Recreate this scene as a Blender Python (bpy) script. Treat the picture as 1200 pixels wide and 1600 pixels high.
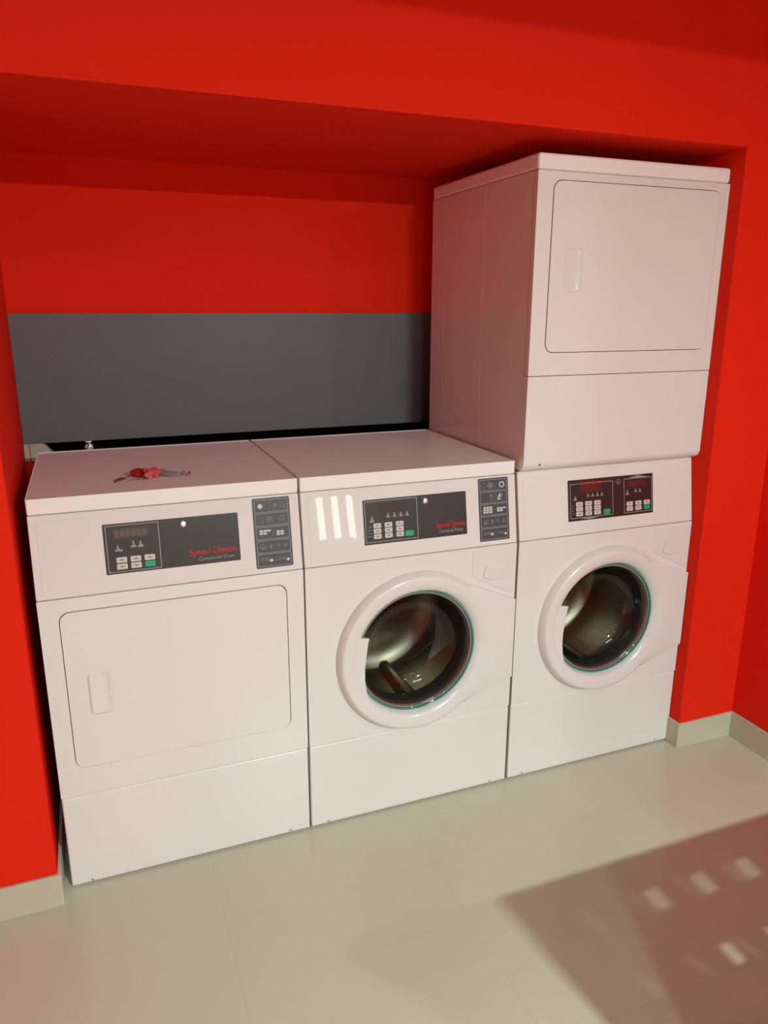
import bpy, bmesh, math, random
from mathutils import Vector, Matrix
random.seed(7)
for o in list(bpy.data.objects):
    bpy.data.objects.remove(o)
SC = bpy.context.scene
COL = SC.collection

# ------------------------------------------------------------------ camera
cd = bpy.data.cameras.new('camera')
cam = bpy.data.objects.new('camera', cd); COL.objects.link(cam)
cd.sensor_fit = 'VERTICAL'; cd.sensor_height = 36.0
cd.lens = 1177.6 / 1600 * 36.0
cd.clip_start = 0.02
R_ = Vector((0.93156, -0.363582, 0.00212)); U_ = Vector((0.093832, 0.246038, 0.964708)); F_ = Vector((0.351272, 0.898484, -0.263315))
M = Matrix.Identity(4)
for i in range(3):
    M[i][0] = R_[i]; M[i][1] = U_[i]; M[i][2] = -F_[i]
M.translation = Vector((0.1685, -1.936, 1.560))
cam.matrix_world = M
SC.camera = cam
SC.view_settings.view_transform = 'Standard'
SC.view_settings.look = 'None'
SC.view_settings.gamma = 1.0
SC.view_settings.use_curve_mapping = False
SC.view_settings.exposure = 0.0

# ------------------------------------------------------------------ world and lights
w = bpy.data.worlds.new('world'); SC.world = w; w.use_nodes = True
w.node_tree.nodes['Background'].inputs[0].default_value = (1.0, 0.86, 0.8, 1)
w.node_tree.nodes['Background'].inputs[1].default_value = 0.01

def area(name, loc, target, sx, sy, power, color):
    l = bpy.data.lights.new(name, 'AREA'); l.shape = 'RECTANGLE'; l.size = sx; l.size_y = sy
    l.energy = power; l.color = color
    o = bpy.data.objects.new(name, l); COL.objects.link(o)
    o.location = loc
    o.rotation_euler = (Vector(target) - Vector(loc)).to_track_quat('-Z', 'Y').to_euler()
    return o
WARM = (0.77, 0.96, 0.93)
area('wall_washer_light', (1.47, -4.0, 2.42), (1.46, -3.93, 1.37), 0.20, 0.06, 200, WARM)
area('second_washer_light', (0.30, -4.0, 2.42), (0.30, -3.93, 1.37), 0.20, 0.06, 46, WARM)
area('corridor_light', (2.97, -4.0, 2.42), (2.85, -3.93, 1.36), 0.20, 0.06, 40, WARM)
area('added_fill_light', (1.3, -2.25, 2.74), (1.3, -2.25, 0.0), 0.8, 0.5, 14, WARM)  # added fill with no known fixture, brightens lids, floor and the dark patch

# ------------------------------------------------------------------ materials
def mat(name, color, rough=0.5, metal=0.0, spec=0.5, bump=0.0, bscale=60.0, vary=0.0, coat=0.0):
    m = bpy.data.materials.new(name); m.use_nodes = True
    nt = m.node_tree; b = nt.nodes['Principled BSDF']
    b.inputs['Base Color'].default_value = (*color, 1)
    b.inputs['Roughness'].default_value = rough
    b.inputs['Metallic'].default_value = metal
    b.inputs['Specular IOR Level'].default_value = spec
    if coat: b.inputs['Coat Weight'].default_value = coat; b.inputs['Coat Roughness'].default_value = 0.12
    tc = nt.nodes.new('ShaderNodeTexCoord'); n = nt.nodes.new('ShaderNodeTexNoise')
    n.inputs['Scale'].default_value = bscale; n.inputs['Detail'].default_value = 5
    nt.links.new(tc.outputs['Object'], n.inputs['Vector'])
    if bump:
        bp = nt.nodes.new('ShaderNodeBump'); bp.inputs['Strength'].default_value = bump; bp.inputs['Distance'].default_value = 0.002
        nt.links.new(n.outputs['Fac'], bp.inputs['Height']); nt.links.new(bp.outputs['Normal'], b.inputs['Normal'])
    if vary:
        n2 = nt.nodes.new('ShaderNodeTexNoise'); n2.inputs['Scale'].default_value = 3.0; n2.inputs['Detail'].default_value = 3
        nt.links.new(tc.outputs['Object'], n2.inputs['Vector'])
        mx = nt.nodes.new('ShaderNodeMix'); mx.data_type = 'RGBA'
        mx.inputs[6].default_value = (*[c*(1-vary) for c in color], 1); mx.inputs[7].default_value = (*[min(1, c*(1+vary)) for c in color], 1)
        nt.links.new(n2.outputs['Fac'], mx.inputs[0]); nt.links.new(mx.outputs[2], b.inputs['Base Color'])
    return m

RED = mat('red_paint', (0.80, 0.024, 0.008), 0.7, spec=0.06, bump=0.25, bscale=220)
GREYP = mat('grey_paint', (0.135, 0.135, 0.14), 0.5, spec=0.35, bump=0.15, bscale=200, vary=0.06)
PALE = mat('pale_plaster', (0.62, 0.58, 0.54), 0.8)
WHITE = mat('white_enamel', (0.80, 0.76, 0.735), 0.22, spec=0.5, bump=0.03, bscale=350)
WHITE_TOP_LIT = mat('white_enamel_lid_lit', (0.90, 0.85, 0.82), 0.28, spec=0.2, bump=0.03, bscale=350)  # same enamel, colour lightened to stand in for light on the lids
WPLASTIC = mat('white_plastic', (0.79, 0.755, 0.725), 0.17, spec=0.5)
FASCIA = mat('glossy_white_fascia', (0.79, 0.755, 0.725), 0.02, spec=0.5)
BLACKP = mat('black_overlay', (0.030, 0.027, 0.025), 0.38, spec=0.5)
BROWNP = mat('brown_black_overlay', (0.035, 0.017, 0.016), 0.38, spec=0.5)
LABELG = mat('grey_overlay', (0.055, 0.062, 0.070), 0.4)
LINEG = mat('pale_grey_print', (0.30, 0.28, 0.27), 0.5)
ICONG = mat('dim_grey_print', (0.16, 0.155, 0.15), 0.5)
ICONW = mat('white_print', (0.62, 0.60, 0.57), 0.5)
DISP = mat('display_window', (0.075, 0.058, 0.045), 0.3)
DISPR = mat('red_display_window', (0.12, 0.022, 0.016), 0.3)
BTN = mat('white_button', (0.60, 0.56, 0.51), 0.5)
BTNMARK = mat('button_print', (0.25, 0.23, 0.22), 0.5)
GREEN = mat('green_button', (0.010, 0.36, 0.15), 0.45)
REDPR = mat('red_print', (0.75, 0.035, 0.025), 0.5)
CHROME = mat('chrome', (0.80, 0.80, 0.80), 0.35, metal=1.0)
STEEL = mat('drum_steel', (0.40, 0.38, 0.31), 0.36, metal=1.0)
def perforate(m):
    nt = m.node_tree; b = nt.nodes['Principled BSDF']
    tc = nt.nodes.new('ShaderNodeTexCoord'); v = nt.nodes.new('ShaderNodeTexVoronoi'); v.inputs['Scale'].default_value = 60; v.inputs['Randomness'].default_value = 0.15
    r = nt.nodes.new('ShaderNodeMath'); r.operation = 'LESS_THAN'; r.inputs[1].default_value = 0.16
    mx = nt.nodes.new('ShaderNodeMix'); mx.data_type = 'RGBA'; mx.inputs[6].default_value = b.inputs['Base Color'].default_value; mx.inputs[7].default_value = (0.02, 0.02, 0.02, 1)
    nt.links.new(tc.outputs['Object'], v.inputs['Vector']); nt.links.new(v.outputs['Distance'], r.inputs[0]); nt.links.new(r.outputs[0], mx.inputs[0]); nt.links.new(mx.outputs[2], b.inputs['Base Color'])
perforate(STEEL)
RUBBER = mat('grey_rubber', (0.075, 0.07, 0.065), 0.5)
DARK = mat('dark_duct', (0.016, 0.010, 0.010), 0.8)
TEAL = mat('teal_glass_edge', (0.06, 0.30, 0.24), 0.15, spec=0.8)
BLACKRUB = mat('black_rubber_foot', (0.02, 0.02, 0.02), 0.7)

def glass_mat():
    m = bpy.data.materials.new('door_glass'); m.use_nodes = True
    nt = m.node_tree; nt.nodes.clear()
    out = nt.nodes.new('ShaderNodeOutputMaterial')
    t = nt.nodes.new('ShaderNodeBsdfTransparent'); t.inputs[0].default_value = (0.62, 0.60, 0.56, 1)
    g = nt.nodes.new('ShaderNodeBsdfGlossy'); g.inputs['Roughness'].default_value = 0.03
    ge = nt.nodes.new('ShaderNodeNewGeometry')
    dt = nt.nodes.new('ShaderNodeVectorMath'); dt.operation = 'DOT_PRODUCT'
    nt.links.new(ge.outputs['Normal'], dt.inputs[0]); nt.links.new(ge.outputs['Incoming'], dt.inputs[1])
    prev = dt.outputs['Value']
    for op, v in (('ABSOLUTE', None), ('RSUB', 1.0), ('POWER', 5.0), ('MULTIPLY', 0.75), ('ADD', 0.05)):
        q = nt.nodes.new('ShaderNodeMath')
        if op == 'RSUB':
            q.operation = 'SUBTRACT'; q.inputs[0].default_value = 1.0; nt.links.new(prev, q.inputs[1])
        else:
            q.operation = op; nt.links.new(prev, q.inputs[0])
            if v is not None: q.inputs[1].default_value = v
        prev = q.outputs[0]
    fr = q
    mx = nt.nodes.new('ShaderNodeMixShader')
    nt.links.new(fr.outputs[0], mx.inputs[0]); nt.links.new(t.outputs[0], mx.inputs[1]); nt.links.new(g.outputs[0], mx.inputs[2])
    nt.links.new(mx.outputs[0], out.inputs[0])
    return m
GLASS = glass_mat()

def tile_mat(name, base, joint, sx, sy, ox, oy, jw, rough, axes=(0, 1), vary=0.05):
    m = mat(name, base, rough, spec=0.5)
    nt = m.node_tree; b = nt.nodes['Principled BSDF']
    geo = nt.nodes.new('ShaderNodeNewGeometry'); sep = nt.nodes.new('ShaderNodeSeparateXYZ')
    nt.links.new(geo.outputs['Position'], sep.inputs[0])
    def line(ax, size, off):
        a = nt.nodes.new('ShaderNodeMath'); a.operation = 'SUBTRACT'; a.inputs[1].default_value = off
        nt.links.new(sep.outputs[ax], a.inputs[0])
        p = nt.nodes.new('ShaderNodeMath'); p.operation = 'PINGPONG'; p.inputs[1].default_value = size/2
        nt.links.new(a.outputs[0], p.inputs[0])
        l = nt.nodes.new('ShaderNodeMath'); l.operation = 'LESS_THAN'; l.inputs[1].default_value = jw
        nt.links.new(p.outputs[0], l.inputs[0]); return l
    l1 = line(axes[0], sx, ox)
    fac = l1.outputs[0]
    if sy:
        l2 = line(axes[1], sy, oy)
        mxm = nt.nodes.new('ShaderNodeMath'); mxm.operation = 'MAXIMUM'
        nt.links.new(l1.outputs[0], mxm.inputs[0]); nt.links.new(l2.outputs[0], mxm.inputs[1]); fac = mxm.outputs[0]
    n = nt.nodes.new('ShaderNodeTexNoise'); n.inputs['Scale'].default_value = 2.2; n.inputs['Detail'].default_value = 6
    nt.links.new(geo.outputs['Position'], n.inputs['Vector'])
    c1 = nt.nodes.new('ShaderNodeMix'); c1.data_type = 'RGBA'
    c1.inputs[6].default_value = (*[c*(1-vary) for c in base], 1); c1.inputs[7].default_value = (*[c*(1+vary) for c in base], 1)
    nt.links.new(n.outputs['Fac'], c1.inputs[0])
    c2 = nt.nodes.new('ShaderNodeMix'); c2.data_type = 'RGBA'; c2.inputs[7].default_value = (*joint, 1)
    nt.links.new(fac, c2.inputs[0]); nt.links.new(c1.outputs[2], c2.inputs[6]); nt.links.new(c2.outputs[2], b.inputs['Base Color'])
    return m
FLOORM = tile_mat('beige_floor_tile', (0.58, 0.545, 0.415), (0.535, 0.515, 0.39), 0.6, 0.6, 0.377, -0.27, 0.0012, 0.27, vary=0.05)
BASEM = tile_mat('beige_skirting_tile', (0.55, 0.52, 0.40), (0.64, 0.60, 0.50), 0.6, 0.0, -0.02, 0, 0.002, 0.35)
BASEMY = tile_mat('beige_skirting_tile_side', (0.55, 0.52, 0.40), (0.64, 0.60, 0.50), 0.30, 0.0, -0.235, 0, 0.002, 0.35, axes=(1, 0))

# ------------------------------------------------------------------ helpers
def link(name, me, m=None, parent=None, smooth=False):
    o = bpy.data.objects.new(name, me); COL.objects.link(o)
    if m is not None: me.materials.append(m)
    if parent is not None: o.parent = parent
    if smooth:
        for p in me.polygons: p.use_smooth = True
    return o
def from_bm(name, bm, m=None, parent=None, smooth=False, off=(0, 0, 0)):
    bmesh.ops.recalc_face_normals(bm, faces=bm.faces[:])
    if off != (0, 0, 0): bmesh.ops.translate(bm, vec=off, verts=bm.verts[:])
    me = bpy.data.meshes.new(name); bm.to_mesh(me); bm.free()
    return link(name, me, m, parent, smooth)
def bevmod(o, width, seg=3, angle=35):
    md = o.modifiers.new('bevel', 'BEVEL'); md.width = width; md.segments = seg
    md.limit_method = 'ANGLE'; md.angle_limit = math.radians(angle)
    md.harden_normals = False
    for p in o.data.polygons: p.use_smooth = True
    try:
        wn = o.modifiers.new('wn', 'WEIGHTED_NORMAL'); wn.keep_sharp = True; wn.weight = 100
    except Exception: pass
    return o
def add_box(bm, x0, x1, y0, y1, z0, z1):
    vs = [bm.verts.new(p) for p in ((x0,y0,z0),(x1,y0,z0),(x1,y1,z0),(x0,y1,z0),(x0,y0,z1),(x1,y0,z1),(x1,y1,z1),(x0,y1,z1))]
    for f in ((0,3,2,1),(4,5,6,7),(0,1,5,4),(1,2,6,5),(2,3,7,6),(3,0,4,7)): bm.faces.new([vs[i] for i in f])
def add_prism(bm, poly, f, a, b):
    """poly: 2D points; f(p, t) -> 3D; extruded between t=a and t=b"""
    v0 = [bm.verts.new(f(p, a)) for p in poly]; v1 = [bm.verts.new(f(p, b)) for p in poly]
    bm.faces.new(v0); bm.faces.new(v1[::-1])
    n = len(poly)
    for i in range(n): bm.faces.new((v0[i], v1[i], v1[(i+1) % n], v0[(i+1) % n]))
def rrect(x0, x1, z0, z1, r, n=6):
    pts = []
    for cx, cz, a0 in ((x1-r, z1-r, 0), (x0+r, z1-r, 90), (x0+r, z0+r, 180), (x1-r, z0+r, 270)):
        for i in range(n+1):
            a = math.radians(a0 + 90*i/n); pts.append((cx + r*math.cos(a), cz + r*math.sin(a)))
    return pts
def circle(cx, cz, r, n=32): return [(cx + r*math.cos(2*math.pi*i/n), cz + r*math.sin(2*math.pi*i/n)) for i in range(n)]
def plate_holes(bm, outer, holes, y0, y1):
    """flat plate in the xz plane with holes, from y0 (front) to y1"""
    edges = []
    for lp in [outer] + holes:
        vs = [bm.verts.new((p[0], y0, p[1])) for p in lp]
        for i in range(len(vs)): edges.append(bm.edges.new((vs[i], vs[(i+1) % len(vs)])))
    r = bmesh.ops.triangle_fill(bm, use_beauty=True, use_dissolve=False, edges=edges)
    faces = [g for g in r['geom'] if isinstance(g, bmesh.types.BMFace)]
    e = bmesh.ops.extrude_face_region(bm, geom=faces)
    bmesh.ops.translate(bm, vec=(0, y1-y0, 0), verts=[g for g in e['geom'] if isinstance(g, bmesh.types.BMVert)])
def revolve_y(bm, prof, cx, cz, n=72, close=False):
    """profile of (r, y) about the y axis through (cx, cz)"""
    rings = []
    for r, y in prof:
        if r < 1e-6: rings.append([bm.verts.new((cx, y, cz))])
        else: rings.append([bm.verts.new((cx + r*math.cos(2*math.pi*i/n), y, cz + r*math.sin(2*math.pi*i/n))) for i in range(n)])
    m_ = len(rings)
    for j in range(m_ if close else m_-1):
        A, B = rings[j], rings[(j+1) % m_]
        for i in range(n):
            k = (i+1) % n
            if len(A) == 1 and len(B) == 1: continue
            if len(A) == 1: bm.faces.new((A[0], B[k], B[i]))
            elif len(B) == 1: bm.faces.new((A[i], A[k], B[0]))
            else: bm.faces.new((A[i], A[k], B[k], B[i]))
def empty(name, loc, label=None, cat=None, group=None):
    o = bpy.data.objects.new(name, None); COL.objects.link(o); o.location = loc; o.empty_display_size = 0.1
    if label: o['label'] = label
    if cat: o['category'] = cat
    if group: o['group'] = group
    return o
def struct(name, bm, m):
    o = from_bm(name, bm, m); o['kind'] = 'structure'; return o
def sbox(name, m, *b):
    bm = bmesh.new(); add_box(bm, *b); return struct(name, bm, m)

# ------------------------------------------------------------------ setting
YW = -0.050; YB = 0.85; ZH = 2.019; XL = -0.0286; XLB = -0.050; XR = 2.0622; XW = 2.311; CEIL = 2.85
sbox('floor', FLOORM, -2.6, 4.6, -7.2, 1.6, -0.1, 0.0)
sbox('ceiling', mat('dark_ceiling', (0.16, 0.13, 0.12), 0.8), -2.6, 4.6, -7.2, 1.6, CEIL, CEIL+0.1)
bm = bmesh.new()
add_prism(bm, [(-2.6, YW), (XL, YW), (XLB, YB), (-0.07, 1.3), (-2.6, 1.3)], lambda p, t: (p[0], p[1], t), 0, CEIL)
o = struct('wall_left', bm, RED)
sbox('wall_right_pier', RED, XR, XW+0.14, YW, 1.3, 0, CEIL)
sbox('wall_right', RED, XW, XW+0.14, -2.05, YW, 0, CEIL)
sbox('wall_header', RED, XL-0.04, XR, YW, YB+0.45, ZH, CEIL)
ZS0, ZS1 = 1.108, 1.535
sbox('wall_back', RED, -0.08, XR+0.02, YB, YB+0.1, ZS0, ZH+0.02)
sbox('trim_grey_band', GREYP, XLB+0.0005, XR, YB-0.004, YB+0.001, ZS0, ZS1)
sbox('wall_back_duct', DARK, -0.08, XR+0.02, YB+0.28, YB+0.36, 0, ZS0+0.02)
sbox('wall_back_ledge', DARK, -0.08, XR+0.02, YB, YB+0.30, ZS0+0.0, ZS0+0.06)
bm = bmesh.new()   # tiled end of the duct in the left corner
add_prism(bm, [(-0.055, 1.049), (0.060, 1.049), (0.045, 1.066), (0.012, 1.1075), (-0.055, 1.1075)], lambda p, t: (p[0], t, p[1]), YB, YB+0.03)
struct('wall_back_tile', bm, tile_mat('corner_tile', (0.50, 0.43, 0.32), (0.14, 0.10, 0.08), 0.2, 0.0, -0.033, 0, 0.0016, 0.4))
sbox('wall_back_corner', RED, -0.08, 0.062, YB, YB+0.03, 0, 1.049)
sbox('wall_rear', RED, -2.6, 4.6, -7.3, -7.2, 0, CEIL)
sbox('wall_far_left', RED, -2.7, -2.6, -7.2, 1.3, 0, CEIL)
sbox('wall_far_right', RED, 4.6, 4.7, -7.2, 1.6, 0, CEIL)
sbox('added_shade_beam', RED, -2.6, 4.6, -2.9, -2.75, 2.372, CEIL)  # added occluder out of view, shades the top of the header

# added window, out of view: its glow makes bright bars on the washer's panel
GLOW = bpy.data.materials.new('added_window_glow'); GLOW.use_nodes = True
GLOW.node_tree.nodes['Principled BSDF'].inputs['Emission Color'].default_value = (1, 0.98, 0.95, 1)
GLOW.node_tree.nodes['Principled BSDF'].inputs['Emission Strength'].default_value = 8.0
bm = bmesh.new(); plate_holes(bm, rrect(2.66, 3.32, 0.80, 1.50, 0.005, 2), [rrect(2.73+0.20*i, 2.82+0.20*i, 0.88, 1.42, 0.004, 2) for i in range(3)], -7.20, -7.17)
wf = struct('added_window_1', bm, PALE)
for i in range(3):
    bm = bmesh.new(); add_box(bm, 2.725+0.20*i, 2.825+0.20*i, -7.195, -7.185, 0.875, 1.425); from_bm('pane', bm, GLOW, wf)

HB = 0.098; TB = 0.009
bm = bmesh.new(); add_box(bm, -2.6, XL+TB, YW-TB, YW, 0, HB)
add_box(bm, XL, XL+TB, YW, 0.6, 0, HB)
o = struct('baseboard_left', bm, BASEM); bevmod(o, 0.0015, 2)
bm = bmesh.new(); add_box(bm, XR-TB, XW-TB, YW-TB, YW, 0, HB); add_box(bm, XR-TB, XR, YW, 0.6, 0, HB)
o = struct('baseboard_right_pier', bm, BASEM); bevmod(o, 0.0015, 2)
bm = bmesh.new(); add_box(bm, XW-TB, XW, -2.05, YW, 0, HB)
o = struct('baseboard_right', bm, BASEMY); bevmod(o, 0.0015, 2)

# ------------------------------------------------------------------ machines
W = 0.683; D = 0.689; H = 1.104; ZL = 1.063; ZC = 0.8506; ZB = 0.2837; LEAN = 0.033
LS = math.hypot(LEAN, ZL-ZC); SN = LEAN/LS; CS = (ZL-ZC)/LS
OFF = (-W/2, -D/2, 0)
def slope(p, h): return (p[0], SN*p[1] - CS*h, ZC + CS*p[1] + SN*h)   # p=(u,w) on the control slope, h out of it
def front(p, y): return (p[0], y, p[1])

def side_profile(name, prof, x0, x1, m, parent, bev=0.003, cuts=None):
    """prism along x from a (y,z) profile; cuts = list of (x0,x1) segments"""
    bm = bmesh.new()
    for a, b in (cuts or [(x0, x1)]): add_prism(bm, prof, lambda p, t: (t, p[0], p[1]), a, b)
    o = from_bm(name, bm, m, parent, off=OFF); bevmod(o, bev); return o

def printed(name, shapes, m, parent, h0, h1):
    bm = bmesh.new()
    for poly in shapes: add_prism(bm, poly, slope, h0, h1)
    return from_bm(name, bm, m, parent, off=OFF)
def frame_shapes(x0, x1, z0, z1, t):
    return [[(x0,z0),(x1,z0),(x1,z0+t),(x0,z0+t)], [(x0,z1-t),(x1,z1-t),(x1,z1),(x0,z1)],
            [(x0,z0+t),(x0+t,z0+t),(x0+t,z1-t),(x0,z1-t)], [(x1-t,z0+t),(x1,z0+t),(x1,z1-t),(x1-t,z1-t)]]
def rect(x0, x1, z0, z1): return [(x0,z0),(x1,z0),(x1,z1),(x0,z1)]
def bar(x0, z0, x1, z1, t):
    d = Vector((x1-x0, z1-z0)).normalized(); n = Vector((-d.y, d.x))*t/2
    return [(x0-n.x, z0-n.y), (x1-n.x, z1-n.y), (x1+n.x, z1+n.y), (x0+n.x, z0+n.y)]
def ringsh(cx, cz, r, t, n=14):
    out = []
    for i in range(n):
        a, b = 2*math.pi*i/n, 2*math.pi*(i+1)/n
        out.append([(cx+(r-t)*math.cos(a), cz+(r-t)*math.sin(a)), (cx+r*math.cos(a), cz+r*math.sin(a)), (cx+r*math.cos(b), cz+r*math.sin(b)), (cx+(r-t)*math.cos(b), cz+(r-t)*math.sin(b))])
    return out

def text(name, s, x0, x1, z0, z1, m, parent, h=0.0012, bold=0.0, shear=0.0):
    cu = bpy.data.curves.new('t', 'FONT'); cu.body = s; cu.size = 1;  cu.shear = shear; cu.extrude = 0
    cu.resolution_u = 3
    to = bpy.data.objects.new('t', cu); COL.objects.link(to)
    dg = bpy.context.evaluated_depsgraph_get(); dg.update()
    me = bpy.data.meshes.new_from_object(to.evaluated_get(dg))
    bpy.data.objects.remove(to)
    reps = 3 if bold > 0.01 else 1
    xs = [v.co.x for v in me.vertices]; ys = [v.co.y for v in me.vertices]
    ax, bx, ay, by = min(xs), max(xs), min(ys), max(ys)
    bm = bmesh.new()
    for k in range(reps):
        n0 = len(bm.verts); bm.from_mesh(me); bm.verts.ensure_lookup_table()
        for v in bm.verts[n0:]: v.co.x += 0.028*k
    bx += 0.028*(reps-1)
    e = bmesh.ops.extrude_face_region(bm, geom=bm.faces[:])
    top = set(g for g in e['geom'] if isinstance(g, bmesh.types.BMVert))
    for v in bm.verts:
        u = x0 + (v.co.x-ax)/(bx-ax)*(x1-x0); ww = z0 + (v.co.y-ay)/(by-ay)*(z1-z0)
        v.co = Vector(slope((u, ww), h + (0.0004 if v in top else 0)))
    return from_bm(name, bm, m, parent, off=OFF)

def button(x0, x1, z0, z1, m, parent, h=0.0012, mark=True):
    bm = bmesh.new(); add_prism(bm, rrect(x0, x1, z0, z1, 0.0022, 4), slope, h-0.0004, h+0.0010)
    o = from_bm('green_button' if m is GREEN else 'button', bm, m, parent, off=OFF)
    if m is GREEN: o['label'] = 'green start button'
    return o
def icon_person(cx, cz, s):   # small garment / drop like pictogram
    return [[(cx-s*.5, cz-s*.5), (cx+s*.5, cz-s*.5), (cx+s*.3, cz-s*.1), (cx, cz+s*.1), (cx-s*.3, cz-s*.1)],
            [(cx-s*.22, cz-s*.1), (cx+s*.22, cz-s*.1), (cx+s*.08, cz+s*.55), (cx-s*.08, cz+s*.55)]]
def lockpart(cx, cz, parent, r=0.0085):
    bm = bmesh.new()
    n = 28
    prof = [(r*1.25, 0.0010), (r*1.25, 0.0022), (r*1.05, 0.0034), (r*0.95, 0.0062), (r*0.6, 0.0068), (0, 0.0066)]
    rings = []
    for q, h in prof:
        rings.append([bm.verts.new(slope((cx + q*math.cos(2*math.pi*i/n), cz + q*math.sin(2*math.pi*i/n)), h)) for i in range(n)] if q else [bm.verts.new(slope((cx, cz), h))])
    for A, B in zip(rings, rings[1:]):
        for i in range(n):
            k = (i+1) % n
            if len(B) == 1: bm.faces.new((A[i], A[k], B[0]))
            else: bm.faces.new((A[i], A[k], B[k], B[i]))
    o = from_bm('key_lock', bm, CHROME, parent, True, OFF)
    o['label'] = 'round chrome key lock'
    return o

def plate_base(x0, x1, z0, z1, m, parent):
    bm = bmesh.new(); add_prism(bm, rrect(x0, x1, z0, z1, 0.002, 3), slope, 0.0002, 0.0010)
    o = from_bm('control_plate', bm, m, parent, off=OFF); o['label'] = 'dark printed control plate'
    return o
def keypad(parent, plate, xs, wd, z_top, nrows, ht, pit, green=None, last_green=False):
    for c, x in enumerate(xs):
        for r in range(nrows):
            z1 = z_top - r*pit
            g = last_green and c == len(xs)-1 and r == nrows-1
            b = button(x, x+wd, z1-ht, z1, GREEN if g else BTN, plate)
            if not g:
                pass
    if green: button(*green, GREEN, plate)
    marks = []
    for c, x in enumerate(xs):
        for r in range(nrows):
            if last_green and c == len(xs)-1 and r == nrows-1: continue
            zc = z_top - r*pit - ht/2
            marks.append(rect(x+wd*.25, x+wd*.75, zc-0.0008, zc+0.0008))
            marks.append(rect(x+wd*.40, x+wd*.60, zc-0.0022, zc+0.0022))
    printed('button_marks', marks, BTNMARK, plate, 0.0022, 0.0024)

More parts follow.
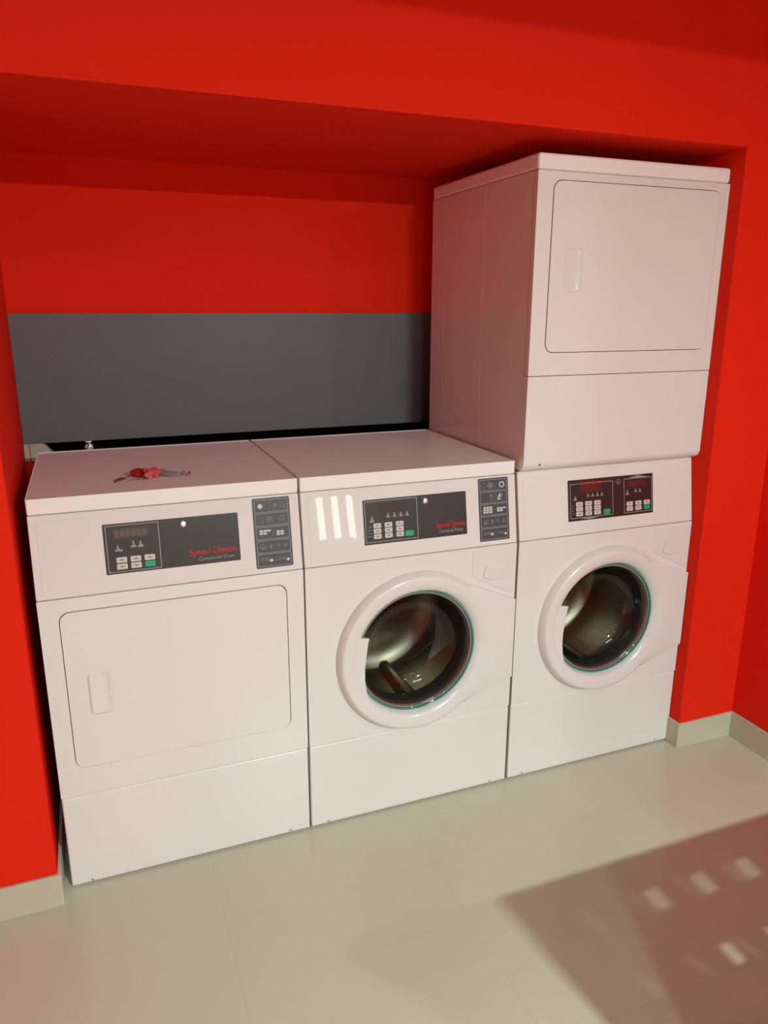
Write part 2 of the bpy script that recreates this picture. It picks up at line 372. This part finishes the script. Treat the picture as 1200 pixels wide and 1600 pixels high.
def instruction_label(parent, kind):
    x0, x1, z0, z1 = 0.5535, 0.6565, 0.0155, 0.2085
    bm = bmesh.new(); add_prism(bm, rrect(x0, x1, z0, z1, 0.004, 4), slope, 0.0002, 0.0010)
    lb = from_bm('instruction_label', bm, LABELG, parent, off=OFF); lb['label'] = 'grey instruction label with five rows of pictograms'
    rows = []; n = 5; hh = (z1-z0-0.006)/n
    fr = []; dim = []; wh = []
    for i in range(n):
        b0 = z1-0.003-(i+1)*hh+0.0012; b1 = z1-0.003-i*hh-0.0012
        fr += frame_shapes(x0+0.005, x1-0.005, b0, b1, 0.0016)
        c = (b0+b1)/2; xa = x0+0.012; rows.append(c)
        if i == 0:
            if kind == 'dryer':
                wh += [circle(xa+0.009, c, 0.0065, 16)]
                dim += ringsh(xa+0.028, c, 0.009, 0.0016) + frame_shapes(xa+0.020, xa+0.036, c-0.008, c+0.008, 0.0014)
                dim += [circle(xa+0.050, c, 0.006, 16)] + frame_shapes(xa+0.062, xa+0.079, c-0.008, c+0.008, 0.0016) + ringsh(xa+0.0705, c, 0.005, 0.0014)
            else:
                dim += ringsh(xa+0.009, c, 0.008, 0.0014) + [circle(xa+0.030, c, 0.0095, 18)] + [rect(xa+0.047, xa+0.050, c-0.002, c+0.002)]
                wh += ringsh(xa+0.069, c, 0.0095, 0.0035)
        elif i == 1:
            if kind == 'dryer':
                dim += ringsh(xa+0.010, c, 0.008, 0.0014) + frame_shapes(xa+0.022, xa+0.044, c-0.007, c+0.007, 0.002) + [rect(xa+0.027, xa+0.039, c-0.003, c+0.003)]
                dim += frame_shapes(xa+0.058, xa+0.077, c-0.009, c+0.009, 0.0016) + frame_shapes(xa+0.062, xa+0.073, c-0.005, c+0.005, 0.0014)
            else:
                dim += frame_shapes(xa+0.026, xa+0.036, c-0.010, c+0.010, 0.0016) + [rect(xa+0.028, xa+0.034, c+0.002, c+0.007)]
                dim += frame_shapes(xa+0.038, xa+0.049, c-0.010, c+0.010, 0.0012)
                wh += [bar(xa+0.054, c-0.007, xa+0.062, c+0.006, 0.005), rect(xa+0.053, xa+0.066, c-0.009, c-0.006)] + ringsh(xa+0.063, c+0.005, 0.006, 0.0016)
        elif i == 2:
            a, b2 = (((3, 2), (2, 2)) if kind == 'dryer' else ((3, 3), (2, 2)))
            for q in range(a[0]):
                for r in range(a[1]):
                    if kind == 'dryer' and q == 2 and r == 0: continue
                    zz = c + 0.004 - (a[1]-1-r)*0.0072
                    wh.append(rect(xa+0.003+q*0.0108, xa+0.012+q*0.0108, zz, zz+0.0055))
            for q in range(b2[0]):
                for r in range(b2[1]):
                    zz = c - 0.001 - r*0.0072
                    wh.append(rect(xa+0.050+q*0.0108, xa+0.059+q*0.0108, zz, zz+0.0055))
            if kind != 'dryer': wh.append(rect(xa+0.0716, xa+0.080, c+0.0005, c+0.005))
            dim.append(bar(xa+0.038, c-0.010, xa+0.046, c+0.010, 0.0014))
        elif i == 3:
            dim += ringsh(xa+0.009, c, 0.008, 0.002) + [circle(xa+0.009, c-0.002, 0.004, 12)]
            dim += [bar(xa+0.019, c-0.008, xa+0.025, c+0.008, 0.0013), rect(xa+0.029, xa+0.036, c-0.007, c+0.006)]
            dim += [bar(xa+0.040, c-0.007, xa+0.045, c+0.007, 0.0013), rect(xa+0.047, xa+0.058, c+0.002, c+0.005), rect(xa+0.049, xa+0.051, c-0.006, c+0.002), rect(xa+0.055, xa+0.057, c-0.006, c+0.002)]
            dim += ringsh(xa+0.072, c, 0.0065, 0.002) + [circle(xa+0.072, c, 0.0025, 10)]
        else:
            for q in range(4): dim.append(rect(xa+0.003+q*0.006, xa+0.0068+q*0.006, c-0.001, c+0.007))
            dim.append(bar(xa+0.038, c-0.010, xa+0.047, c+0.010, 0.0014))
            wh += [circle(xa+0.031, c-0.001, 0.0045, 12), rect(xa+0.024, xa+0.031, c-0.003, c+0.0005)]
            for q in range(4): dim.append(rect(xa+0.049+q*0.006, xa+0.0528+q*0.006, c-0.003, c+0.005))
            wh += [circle(xa+0.077, c-0.003, 0.0042, 12)]
    printed('label_frames', fr, LINEG, lb, 0.0011, 0.0013)
    printed('pictograms', dim, ICONG, lb, 0.0011, 0.0013)
    printed('white_pictograms', wh, ICONW, lb, 0.0011, 0.0013)
    return lb

def screws(parent, z=0.012, y=0.0):
    for x in (0.055, 0.622):
        bm = bmesh.new(); revolve_y(bm, [(0.0048, y+0.001), (0.0048, y-0.0012), (0.0032, y-0.0026), (0, y-0.0028)], x, z+0.003, 16)
        from_bm('screw', bm, CHROME, parent, True, OFF)
def feet(parent):
    for x in (0.07, 0.613):
        for y in (0.09, 0.60):
            bm = bmesh.new()
            bmesh.ops.create_cone(bm, cap_ends=True, segments=20, radius1=0.022, radius2=0.018, depth=0.014, matrix=Matrix.Translation((x, y, 0.007)))
            from_bm('foot', bm, BLACKRUB, parent, off=OFF)

def cabinet(parent, z0, z1, hollow=False, y0=0.022):
    prof = [(y0, z0), (D, z0), (D, z1), (0.1005, z1), (0.1005, ZC), (y0, ZC)]
    bm = bmesh.new()
    ex = lambda p, t: (t, p[0], p[1])
    if not hollow:
        add_prism(bm, prof, ex, 0.0015, W-0.0015)
    else:
        t = 0.012
        add_prism(bm, prof, ex, 0.0015, 0.0015+t); add_prism(bm, prof, ex, W-0.0015-t, W-0.0015)
        add_box(bm, 0.0015+t, W-0.0015-t, D-t, D, z0, z1)
        add_box(bm, 0.0015+t, W-0.0015-t, y0, D-t, z0, z0+t); add_box(bm, 0.0015+t, W-0.0015-t, 0.1005, D-t, z1-t, z1)
    o = from_bm('cabinet', bm, WHITE, parent, off=OFF); bevmod(o, 0.003, 2); return o

def lid(parent, z0, z1, yf, m=None, inset=True):
    bm = bmesh.new()
    x0, x1, y0, y1 = 0.0005, W-0.0005, yf, D+0.001
    add_box(bm, x0, x1, y0, y1, z0, z1)
    ed = [e for e in bm.edges if max(v.co.z for v in e.verts) > z1-1e-6]
    bmesh.ops.bevel(bm, geom=ed, offset=0.013, segments=6, profile=0.5, affect='EDGES')
    if inset:
        top = [f for f in bm.faces if all(abs(v.co.z-z1) < 1e-6 for v in f.verts)]
        bmesh.ops.inset_region(bm, faces=top, thickness=0.020, depth=0.0)
        bmesh.ops.inset_region(bm, faces=top, thickness=0.005, depth=-0.0022)
    o = from_bm('lid', bm, m or WHITE_TOP_LIT, parent, False, OFF)
    for p in o.data.polygons: p.use_smooth = True
    md = o.modifiers.new('wn', 'WEIGHTED_NORMAL'); md.weight = 100
    return o

def lid(parent, z0, z1, yf, m=WHITE_TOP_LIT, inset=True):
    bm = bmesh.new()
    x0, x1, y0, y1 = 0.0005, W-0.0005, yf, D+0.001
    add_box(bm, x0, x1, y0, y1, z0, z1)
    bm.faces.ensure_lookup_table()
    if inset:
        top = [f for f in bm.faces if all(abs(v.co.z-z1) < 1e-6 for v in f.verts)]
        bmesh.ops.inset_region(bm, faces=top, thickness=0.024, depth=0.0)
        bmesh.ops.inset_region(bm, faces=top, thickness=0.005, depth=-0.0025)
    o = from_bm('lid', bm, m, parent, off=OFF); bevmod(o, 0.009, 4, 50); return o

def dryer_door(parent, x0, x1, z0, z1, hz, y=0.0):
    """inset rounded door with a scooped grip"""
    d = from_bm('door', (lambda b: (plate_holes(b, rrect(x0, x1, z0, z1, 0.026, 8),
        [rrect(x0+0.050, x0+0.108, hz-0.060, hz+0.060, 0.010, 5)], y-0.0025, y+0.017), b)[1])(bmesh.new()), WHITE, parent, off=OFF)
    bevmod(d, 0.004, 3, 50)
    # grip scoop: a shallow tray with a finger slot at its hinge side
    bm = bmesh.new()
    gx0, gx1 = x0+0.0505, x0+0.1075
    prof = [(gx0, -0.0022), (gx0+0.008, -0.0010), (gx0+0.018, 0.0002), (gx0+0.030, 0.0012), (gx1-0.016, 0.0022), (gx1-0.006, 0.0012), (gx1, -0.0022)]
    n = 8; zs = [hz-0.0595, hz-0.056, hz-0.048, hz, hz+0.048, hz+0.056, hz+0.0595]; k = [0.0, 0.5, 1, 1, 1, 0.5, 0.0]
    rows = []
    for zz, kk in zip(zs, k):
        rows.append([bm.verts.new((px, y + (-0.0015 + (py+0.0015)*kk), zz)) for px, py in prof])
    for A, B in zip(rows, rows[1:]):
        for i in range(len(A)-1): bm.faces.new((A[i], A[i+1], B[i+1], B[i]))
    g = from_bm('grip', bm, WPLASTIC, d, True, OFF)
    md = g.modifiers.new('solid', 'SOLIDIFY'); md.thickness = 0.002; md.offset = -1
    return d

def front_with_door(parent, z0, z1, dx0, dx1, dz0, dz1, hz, y=0.0):
    gp = 0.0022
    bm = bmesh.new()
    plate_holes(bm, rrect(0.0, W, z0+0.001, z1-0.001, 0.002, 2), [rrect(dx0-gp, dx1+gp*1.3, dz0-gp, dz1+gp, 0.028, 8)], y, y+0.02)
    o = from_bm('front_panel', bm, WHITE, parent, off=OFF); bevmod(o, 0.003, 3, 50)
    dryer_door(parent, dx0, dx1, dz0, dz1, hz, y)

def lower_panel(parent, z1, y=0.0):
    bm = bmesh.new(); add_box(bm, 0.0, W, y, y+0.020, 0.005, z1-0.0012)
    o = from_bm('lower_panel', bm, WHITE, parent, off=OFF); bevmod(o, 0.0055, 4); return o

def control_panel(parent, ztop, pad=(0.018, 0.142), m=FASCIA):
    wt = (ztop - ZC)/CS
    prof = [(0.0, ZC+0.001), (SN*(wt), ztop-0.0012), (0.10, ztop-0.0012), (0.10, ZC+0.001)]
    o = side_profile('control_panel', prof, 0, W, m, parent, 0.003)
    # raised blank pad left of the plate
    bm = bmesh.new(); add_prism(bm, rrect(pad[0], pad[1], 0.010, 0.198, 0.004, 4), slope, -0.0005, 0.0008)
    bmesh.ops.recalc_face_normals(bm, faces=bm.faces[:])
    p = from_bm('blank_pad', bm, m, o, off=OFF); bevmod(p, 0.0007, 2)
    return o

# ---- washer front: panel with port, drum, door
CX, CZ = 0.345, 0.5415
def washer_front(root):
    bm = bmesh.new()
    plate_holes(bm, rrect(0.0, W, ZB+0.001, ZC-0.001, 0.002, 2), [circle(CX, CZ, 0.186, 72)], 0.0, 0.02)
    o = from_bm('front_panel', bm, WHITE, root, off=OFF); bevmod(o, 0.003, 3, 50)
    # drum
    bm = bmesh.new()
    revolve_y(bm, [(0.184, 0.070), (0.200, 0.075), (0.235, 0.085), (0.248, 0.10), (0.250, 0.15), (0.247, 0.17), (0.250, 0.19), (0.250, 0.36), (0.240, 0.385), (0.12, 0.395), (0.09, 0.38), (0.03, 0.375), (0, 0.375)], CX, CZ, 80)
    dr = from_bm('drum', bm, STEEL, root, True, OFF); dr['label'] = 'steel washing drum'
    for k in range(3):
        a = math.radians(40 + 120*k); bm = bmesh.new()
        prof = [(-0.035, 0), (-0.012, 0.036), (0.012, 0.036), (0.035, 0)]
        ex = Vector((-math.sin(a), 0, math.cos(a))); er = Vector((-math.cos(a), 0, -math.sin(a))); c = Vector((CX + 0.249*math.cos(a), 0, CZ + 0.249*math.sin(a)))
        add_prism(bm, prof, lambda p, t: tuple(c + ex*p[0]*(1 if t < 0.2 else 0.7) + er*p[1] + Vector((0, t, 0))), 0.11, 0.37)
        q = from_bm('drum_lifter', bm, STEEL, dr, off=OFF); bevmod(q, 0.006, 3)
    bm = bmesh.new()
    revolve_y(bm, [(0.192, 0.012), (0.188, 0.030), (0.192, 0.040), (0.186, 0.050), (0.190, 0.060), (0.180, 0.072), (0.176, 0.066), (0.182, 0.050), (0.180, 0.030), (0.184, 0.012)], CX, CZ, 80, close=True)
    from_bm('door_gasket', bm, RUBBER, root, True, OFF)
    # door ring with its hinge-side extension
    EX, ZT, ZD = W-0.002, 0.668, 0.398
    R0 = 0.259
    t_up = (0.512, 0.741); t_dn = (0.455, 0.322)
    polyx = [t_up, (EX, ZT), (EX, ZD), t_dn]
    def rmax(a):
        d = Vector((math.cos(a), math.sin(a))); best = R0
        for p, q in zip(polyx, polyx[1:]):
            p_ = Vector((p[0]-CX, p[1]-CZ)); q_ = Vector((q[0]-CX, q[1]-CZ)); e = q_-p_
            den = d.x*e.y - d.y*e.x
            if abs(den) < 1e-9: continue
            t = (p_.x*e.y - p_.y*e.x)/den; s = (p_.x*d.y - p_.y*d.x)/den
            if t > 0 and -1e-6 <= s <= 1+1e-6: best = max(best, t)
        return best
    angs = [2*math.pi*i/144 for i in range(144)]
    for c in ((EX, ZT), (EX, ZD), t_up, t_dn): angs.append(math.atan2(c[1]-CZ, c[0]-CX) % (2*math.pi))
    angs = sorted(set(round(a, 5) for a in angs))
    bm = bmesh.new(); loops = []
    for a in angs:
        rm = rmax(a); k = max(0.0, math.cos(a)); s = k*k*(3-2*k)       # 0 on the grip side, 1 at the hinge side
        crest = -0.030 + 0.010*s
        ext = rm - R0
        prof = [(0.190, 0.008), (0.1955, 0.002), (0.198, -0.004), (0.2005, crest+0.014), (0.206, crest+0.0075), (0.218, crest+0.003), (0.238, crest)]
        if ext < 0.002:
            eh = 1-s
            prof += [(0.2440, crest+0.0008), (0.2485, crest+0.004), (0.2555, crest+0.017), (R0, -0.001), (R0, 0.0)]
        else:
            g = min(1, ext/0.05); ye = -0.014
            prof += [(0.238+(rm-0.238)*0.3, crest+(ye-crest)*0.25), (0.238+(rm-0.238)*0.6, crest+(ye-crest)*0.65), (rm-0.0015, ye+0.0005), (rm, -0.003), (rm, 0.0)]
        loops.append([bm.verts.new((CX+r*math.cos(a), y, CZ+r*math.sin(a))) for r, y in prof])
    N = len(loops)
    for j in range(N):
        A, B = loops[j], loops[(j+1) % N]
        for i in range(len(A)-1): bm.faces.new((A[i], B[i], B[i+1], A[i+1]))
        bm.faces.new((A[0], A[-1], B[-1], B[0]))
    door = from_bm('door', bm, WPLASTIC, root, True, OFF)
    md = door.modifiers.new('es', 'EDGE_SPLIT'); md.split_angle = math.radians(48)
    bm = bmesh.new()
    revolve_y(bm, [(0.1962, -0.0045), (0.1945, -0.0060), (0.1925, -0.0045), (0.1900, 0.0), (0.192, 0.003), (0.1962, 0.002)], CX, CZ, 90, close=True)
    q = from_bm('glass_rim', bm, TEAL, door, True, OFF); q['label'] = 'teal rim around the door glass'
    bm = bmesh.new()
    revolve_y(bm, [(0.1925, -0.003), (0.182, 0.002), (0.172, 0.020), (0.163, 0.045), (0.148, 0.066), (0.120, 0.080), (0.07, 0.087), (0, 0.089)], CX, CZ, 90)
    from_bm('door_glass', bm, GLASS, door, True, OFF)
    # grip plate covering the left of the glass
    pts = []
    a0, a1 = math.radians(157.5), math.radians(215.5)
    for i in range(17):
        a = a0 + (a1-a0)*i/16; pts.append((CX+0.212*math.cos(a), CZ+0.212*math.sin(a)))
    zt, zb = CZ+0.076, CZ-0.118
    rt = [(CX-0.163, zb), (CX-0.170, zb+0.02), (CX-0.1755, CZ-0.055), (CX-0.1755, CZ-0.02), (CX-0.171, CZ+0.02), (CX-0.165, zt-0.012), (CX-0.161, zt)]
    bm = bmesh.new(); add_prism(bm, pts + rt, front, -0.0255, -0.0125)
    q = from_bm('grip', bm, WPLASTIC, door, off=OFF); bevmod(q, 0.003, 3)
    # detergent drawer
    bm = bmesh.new(); add_prism(bm, [(0.528, 0.758), (0.528, 0.842), (0.676, 0.842), (0.676, 0.682), (0.660, 0.689)], front, -0.0022, 0.002)
    dw = from_bm('detergent_drawer', bm, WPLASTIC, root, off=OFF); bevmod(dw, 0.0018, 3)
    bm = bmesh.new(); add_prism(bm, [(0.565, 0.752), (0.575, 0.790), (0.652, 0.797), (0.660, 0.742), (0.600, 0.738)], front, -0.0065, -0.0020)
    q = from_bm('grip', bm, WPLASTIC, dw, off=OFF); bevmod(q, 0.0035, 4)

def machine_base(name, x0, label, cat):
    return empty(name, (x0 + W/2, D/2, 0), label, cat)

# ---- 1: dryer
root = machine_base('tumble_dryer', 0.0, 'white front-loading tumble dryer with plain rectangular door and a small red scrap on its top', 'dryer')
cabinet(root, 0.014, ZL-0.001)
lid(root, ZL, H, LEAN)
cp = control_panel(root, ZL)
front_with_door(root, ZB, ZC, 0.048, 0.632, 0.368, 0.812, 0.578)
lower_panel(root, ZB); screws(root); feet(root)
pl = plate_base(0.170, 0.5125, 0.047, 0.1765, BLACKP, root)
printed('plate_frame', frame_shapes(0.1755, 0.307, 0.051, 0.1725, 0.0022), LINEG, pl, 0.0011, 0.0013)
printed('display', [rrect(0.194, 0.282, 0.137, 0.163, 0.003, 3)], DISP, pl, 0.0011, 0.0013)
printed('display_digits', [rrect(0.198+i*0.0135, 0.208+i*0.0135, 0.141, 0.159, 0.002, 3) for i in range(6)], mat('dim_display_digit', (0.105, 0.082, 0.062), 0.4), pl, 0.0014, 0.0016)
printed('pictograms', icon_person(0.203, 0.113, 0.016) + icon_person(0.241, 0.120, 0.016) + icon_person(0.259, 0.119, 0.016) + [rect(0.206, 0.214, 0.104, 0.109)], LINEG, pl, 0.0011, 0.0013)
keypad(root, pl, (0.1965, 0.231, 0.2655), 0.026, 0.0895, 2, 0.0145, 0.0170, last_green=True)
lockpart(0.369, 0.160, pl)
text('red_lettering', 'Speed Queen', 0.378, 0.501, 0.0675, 0.0905, REDPR, pl, bold=0.018)
text('grey_lettering', 'Commercial Dryer', 0.402, 0.497, 0.0545, 0.0670, LINEG, pl, bold=0.006)
instruction_label(root, 'dryer')

# ---- 2: washer
XB = 0.6881
root = machine_base('washing_machine', XB, 'white front-loading washing machine in the middle of the row with a flat empty top', 'washing machine')
cabinet(root, 0.014, ZL-0.001, hollow=True)
lid(root, ZL, H, LEAN)
control_panel(root, ZL, pad=(0.020, 0.145))
lower_panel(root, ZB); screws(root); feet(root)
washer_front(root)
pl = plate_base(0.181, 0.5105, 0.046, 0.1765, BLACKP, root)
printed('plate_frame', frame_shapes(0.1855, 0.350, 0.0515, 0.1725, 0.0022), LINEG, pl, 0.0011, 0.0013)
printed('display', [rrect(0.225, 0.312, 0.137, 0.163, 0.003, 3)], mat('dark_display_window', (0.042, 0.030, 0.028), 0.3), pl, 0.0011, 0.0013)
printed('pictograms', icon_person(0.207, 0.119, 0.017) + sum([icon_person(x, 0.127, 0.013) for x in (0.257, 0.277, 0.297, 0.317)], []) + [rect(0.1925, 0.205, 0.096-i*0.009, 0.0975-i*0.009) for i in range(4)], LINEG, pl, 0.0011, 0.0013)
keypad(root, pl, (0.210, 0.2445, 0.280), 0.0235, 0.107, 3, 0.0138, 0.0158, green=(0.3085, 0.335, 0.0605, 0.0765))
lockpart(0.376, 0.159, pl)
text('red_lettering', 'Speed Queen', 0.407, 0.504, 0.0695, 0.0895, REDPR, pl, bold=0.018)
text('grey_lettering', 'Commercial Washer', 0.418, 0.498, 0.0575, 0.0690, LINEG, pl, bold=0.006)
instruction_label(root, 'washer')

# ---- 3: stacked washer and dryer
XC = 1.3800 - 0.0005
ZD0, H2, ZS, ZT2 = 1.069, 1.969, 1.361, 1.925
root = machine_base('stacked_washer_dryer', XC, 'tall white stacked unit with a washing machine below and a dryer above', 'washer dryer')
cabinet(root, 0.014, ZD0-0.001, hollow=True)
control_panel(root, ZD0, pad=(0.020, 0.145))
lower_panel(root, ZB); screws(root); feet(root)
washer_front(root)
bm = bmesh.new(); add_box(bm, 0.0012, W-0.0012, 0.024, D, ZD0+0.004, ZT2-0.001)
for y in (0.30, 0.58): add_box(bm, 0.0008, 0.0020, y, y+0.0030, ZD0+0.02, ZT2-0.012)
o = from_bm('dryer_cabinet', bm, WHITE, root, off=OFF); bevmod(o, 0.002, 2)
lid(root, ZT2, H2, 0.0, inset=False).name = 'dryer_top'
front_with_door(root, ZS, ZT2, 0.053, 0.648, 1.430, 1.900, 1.660)
side_profile('dryer_lower_panel', [(0.0, ZS-0.001), (0.0, 1.098), (0.003, 1.087), (0.010, 1.078), (0.022, ZD0+0.003), (0.024, ZD0+0.003), (0.024, ZS-0.001)], 0, W, WHITE, root, 0.0025)
bm = bmesh.new(); revolve_y(bm, [(0.0034, 0.0015), (0.0034, 0.0), (0, -0.001)], 0.058, 1.092, 12)
from_bm('screw', bm, RUBBER, root, off=OFF)
pl = plate_base(0.182, 0.5165, 0.0455, 0.178, BROWNP, root)
printed('plate_frame', [f for f in frame_shapes(0.1895, 0.3555, 0.054, 0.1655, 0.0020)] + [[(0.222, 0.0545), (0.305, 0.0545), (0.2635, 0.0475)]], LINEG, pl, 0.0011, 0.0013)
printed('plate_frame', [f for f in frame_shapes(0.3985, 0.5125, 0.053, 0.167, 0.0020)] + [[(0.410, 0.1665), (0.500, 0.1665), (0.455, 0.1765)]], LINEG, pl, 0.0011, 0.0013)
printed('display', [rrect(0.231, 0.309, 0.138, 0.160, 0.002, 3)], DISPR, pl, 0.0011, 0.0013)
printed('display', [rrect(0.411, 0.487, 0.139, 0.160, 0.002, 3)], DISPR, pl, 0.0011, 0.0013)
printed('pictograms', icon_person(0.209, 0.119, 0.014) + sum([icon_person(x, 0.126, 0.012) for x in (0.258, 0.276, 0.294, 0.312)], []) + icon_person(0.413, 0.121, 0.014) + icon_person(0.446, 0.126, 0.012) + icon_person(0.463, 0.126, 0.012) + [rect(0.195, 0.204, 0.096-i*0.009, 0.0972-i*0.009) for i in range(4)], LINEG, pl, 0.0011, 0.0013)
keypad(root, pl, (0.211, 0.246, 0.2805), 0.0255, 0.1065, 3, 0.0142, 0.0160, green=(0.317, 0.343, 0.0575, 0.0750))
keypad(root, pl, (0.4085, 0.4435, 0.478), 0.0250, 0.0905, 2, 0.0142, 0.0165, last_green=True)
text('red_lettering', 'Speed Queen', 0.229, 0.312, 0.1590, 0.1725, REDPR, pl, bold=0.018)
printed('round_emblem', ringsh(0.377, 0.160, 0.0095, 0.0022, 20) + [rect(0.371, 0.383, 0.159, 0.1615), rect(0.373, 0.381, 0.154, 0.1565), rect(0.374, 0.380, 0.164, 0.1655)], mat('reddish_print', (0.26, 0.13, 0.12), 0.5), pl, 0.0011, 0.0014)

# ------------------------------------------------------------------ added slotted seat, out of view, casting the dark floor patch and its spots
added_bench = empty('added_bench', (1.72, -1.30, 0), 'added unseen low seat with a slotted back panel, shading the tiled floor to the right', 'added_bench')
bm = bmesh.new()
plate_holes(bm, [(-0.55, 0.04), (0.57, 0.04), (0.57, 0.57), (-0.55, 0.57)],
    [rrect(-0.235+0.13*i-0.011+0.045*j, -0.235+0.13*i+0.011+0.045*j, 0.485-0.13*j-0.026, 0.485-0.13*j+0.024, 0.010, 4) for j in range(2) for i in range(6)], 0.0, 0.012)
q = from_bm('back_panel', bm, GREYP, added_bench); bevmod(q, 0.002, 2)
bm = bmesh.new(); add_box(bm, -0.55, 0.57, -0.34, 0.0, 0.27, 0.30)
q = from_bm('seat', bm, GREYP, added_bench); bevmod(q, 0.004, 2)
for x in (-0.53, 0.52):
    for y in (-0.33, -0.03):
        bm = bmesh.new(); add_box(bm, x, x+0.03, y, y+0.03, 0, 0.27); from_bm('leg', bm, CHROME, added_bench)

# ------------------------------------------------------------------ scrap on the dryer top
ZTOP = H - 0.0025
dec = empty('ribbon_scrap', (0.315, 0.18, ZTOP), 'small crumpled scrap of red, pink and grey ribbon lying on top of the left dryer', 'scrap')
def crumple(name, c, s, color, seed, rot=0.0, rough=0.55, sub=3, amp=0.8):
    rnd = random.Random(seed); bm = bmesh.new()
    bmesh.ops.create_icosphere(bm, subdivisions=sub, radius=1)
    ph = [(Vector((rnd.uniform(-1, 1), rnd.uniform(-1, 1), rnd.uniform(-1, 1))).normalized(), rnd.uniform(2, 7), rnd.uniform(0, 6)) for _ in range(9)]
    for v in bm.verts:
        n = v.co.copy(); d = sum(abs(math.sin(f*n.dot(a)+p))-0.5 for a, f, p in ph)/9
        v.co = n*(1+amp*2.2*d)
    mnz = min(v.co.z for v in bm.verts)
    ca, sa = math.cos(rot), math.sin(rot)
    for v in bm.verts:
        x, y, z = v.co.x*s[0], v.co.y*s[1], (v.co.z-mnz)*s[2]
        v.co = Vector((c[0]+x*ca-y*sa, c[1]+x*sa+y*ca, c[2]+z))
    return from_bm(name, bm, mat(name+'_foil', color, rough), dec)
def strip(name, pts, width, color, rough=0.5, twist=0.0, th=0.0012):
    bm = bmesh.new(); rows = []
    n = len(pts)
    for i, p in enumerate(pts):
        p = Vector(p); a = Vector(pts[max(0, i-1)]); b = Vector(pts[min(n-1, i+1)]); d = (b-a).normalized()
        side = Vector((-d.y, d.x, 0)).normalized(); up = Vector((0, 0, 1)); t = twist*i
        wv = (side*math.cos(t) + up*abs(math.sin(t)))*(width[i] if isinstance(width, (list, tuple)) else width)/2
        rows.append((bm.verts.new(p-wv), bm.verts.new(p+wv)))
    for A, B in zip(rows, rows[1:]): bm.faces.new((A[0], A[1], B[1], B[0]))
    o = from_bm(name, bm, mat(name+'_mat', color, rough), dec, True)
    md = o.modifiers.new('s', 'SOLIDIFY'); md.thickness = th
    md = o.modifiers.new('ss', 'SUBSURF'); md.levels = 1; md.render_levels = 2
    return o
# coordinates relative to the scrap's own base
crumple('red_bow', (-0.036, 0.035, 0), (0.017, 0.017, 0.009), (0.38, 0.008, 0.010), 3, 0.2)
crumple('pink_bow', (-0.002, 0.012, 0), (0.017, 0.024, 0.010), (0.62, 0.10, 0.11), 5, -0.5)
strip('brown_leaf', [(-0.104, -0.024, 0.001), (-0.095, -0.012, 0.006), (-0.082, 0.000, 0.008), (-0.070, 0.012, 0.004)], [0.002, 0.012, 0.014, 0.003], (0.17, 0.045, 0.025), 0.6, 0.3)
strip('brown_leaf', [(-0.070, 0.012, 0.003), (-0.060, 0.030, 0.010), (-0.046, 0.034, 0.008)], [0.002, 0.003, 0.003], (0.16, 0.06, 0.03), 0.6, 0.2)
strip('grey_ribbon', [(0.010, 0.018, 0.006), (0.026, 0.012, 0.013), (0.044, 0.014, 0.006), (0.062, 0.010, 0.010), (0.074, 0.010, 0.003)], [0.018, 0.026, 0.030, 0.026, 0.012], (0.30, 0.28, 0.28), 0.4, 0.15)
strip('green_ribbon', [(0.014, 0.050, 0.003), (0.034, 0.044, 0.010), (0.056, 0.034, 0.004), (0.070, 0.026, 0.003)], [0.008, 0.014, 0.014, 0.006], (0.28, 0.27, 0.17), 0.5, 0.1)
strip('pale_ribbon', [(-0.070, -0.006, 0.001), (-0.050, 0.000, 0.004), (-0.030, -0.006, 0.001), (-0.014, -0.012, 0.003)], [0.006, 0.012, 0.014, 0.006], (0.42, 0.30, 0.18), 0.5, 0.1)
for i, (x, y) in enumerate([(0.008, 0.075), (0.022, 0.070), (0.034, 0.066), (-0.004, 0.083), (0.014, 0.058), (-0.012, 0.062), (0.000, 0.100)]):
    strip('dark_twig', [(x, y-0.006, 0.002), (x+0.006, y+0.002, 0.012+0.002*(i % 3)), (x+0.014, y+0.004, 0.004), (x+0.020, y-0.004, 0.008)], 0.004, (0.13, 0.07, 0.04) if i % 2 else (0.45, 0.34, 0.22), 0.35, 0.5)
for i, (x, y) in enumerate([(0.080, 0.004), (0.088, 0.012), (0.092, -0.012), (0.084, 0.022), (0.096, 0.002)]):
    strip('gold_curl', [(x-0.006, y, 0.001), (x, y+0.008, 0.010), (x+0.007, y, 0.012), (x+0.002, y-0.007, 0.003)], 0.004, (0.62, 0.42, 0.26) if i % 2 else (0.20, 0.08, 0.05), 0.3, 0.6)

# ------------------------------------------------------------------ water tap behind the machines
tap = empty('water_tap', (0.155, YB-0.004, 1.085), 'small chrome water tap on the back wall behind the left dryer', 'tap')
def cyl(bm, a, b, r, n=16):
    a, b = Vector(a), Vector(b); d = (b-a); q = d.to_track_quat('Z', 'Y').to_matrix().to_4x4()
    bmesh.ops.create_cone(bm, cap_ends=True, segments=n, radius1=r, radius2=r, depth=d.length, matrix=Matrix.Translation((a+b)/2) @ q)
bm = bmesh.new(); cyl(bm, (0, 0.05, 0), (0, -0.03, 0), 0.007); cyl(bm, (0, -0.022, 0.004), (0, -0.022, -0.035), 0.008); cyl(bm, (0, 0.004, 0), (0, -0.003, 0), 0.014)
q = from_bm('tap_body', bm, CHROME, tap); bevmod(q, 0.001, 2)
bm = bmesh.new(); cyl(bm, (0, -0.015, 0.006), (0, -0.015, 0.020), 0.003); cyl(bm, (-0.010, -0.015, 0.022), (0.010, -0.015, 0.022), 0.0042)
q = from_bm('tap_handle', bm, CHROME, tap); bevmod(q, 0.001, 2)
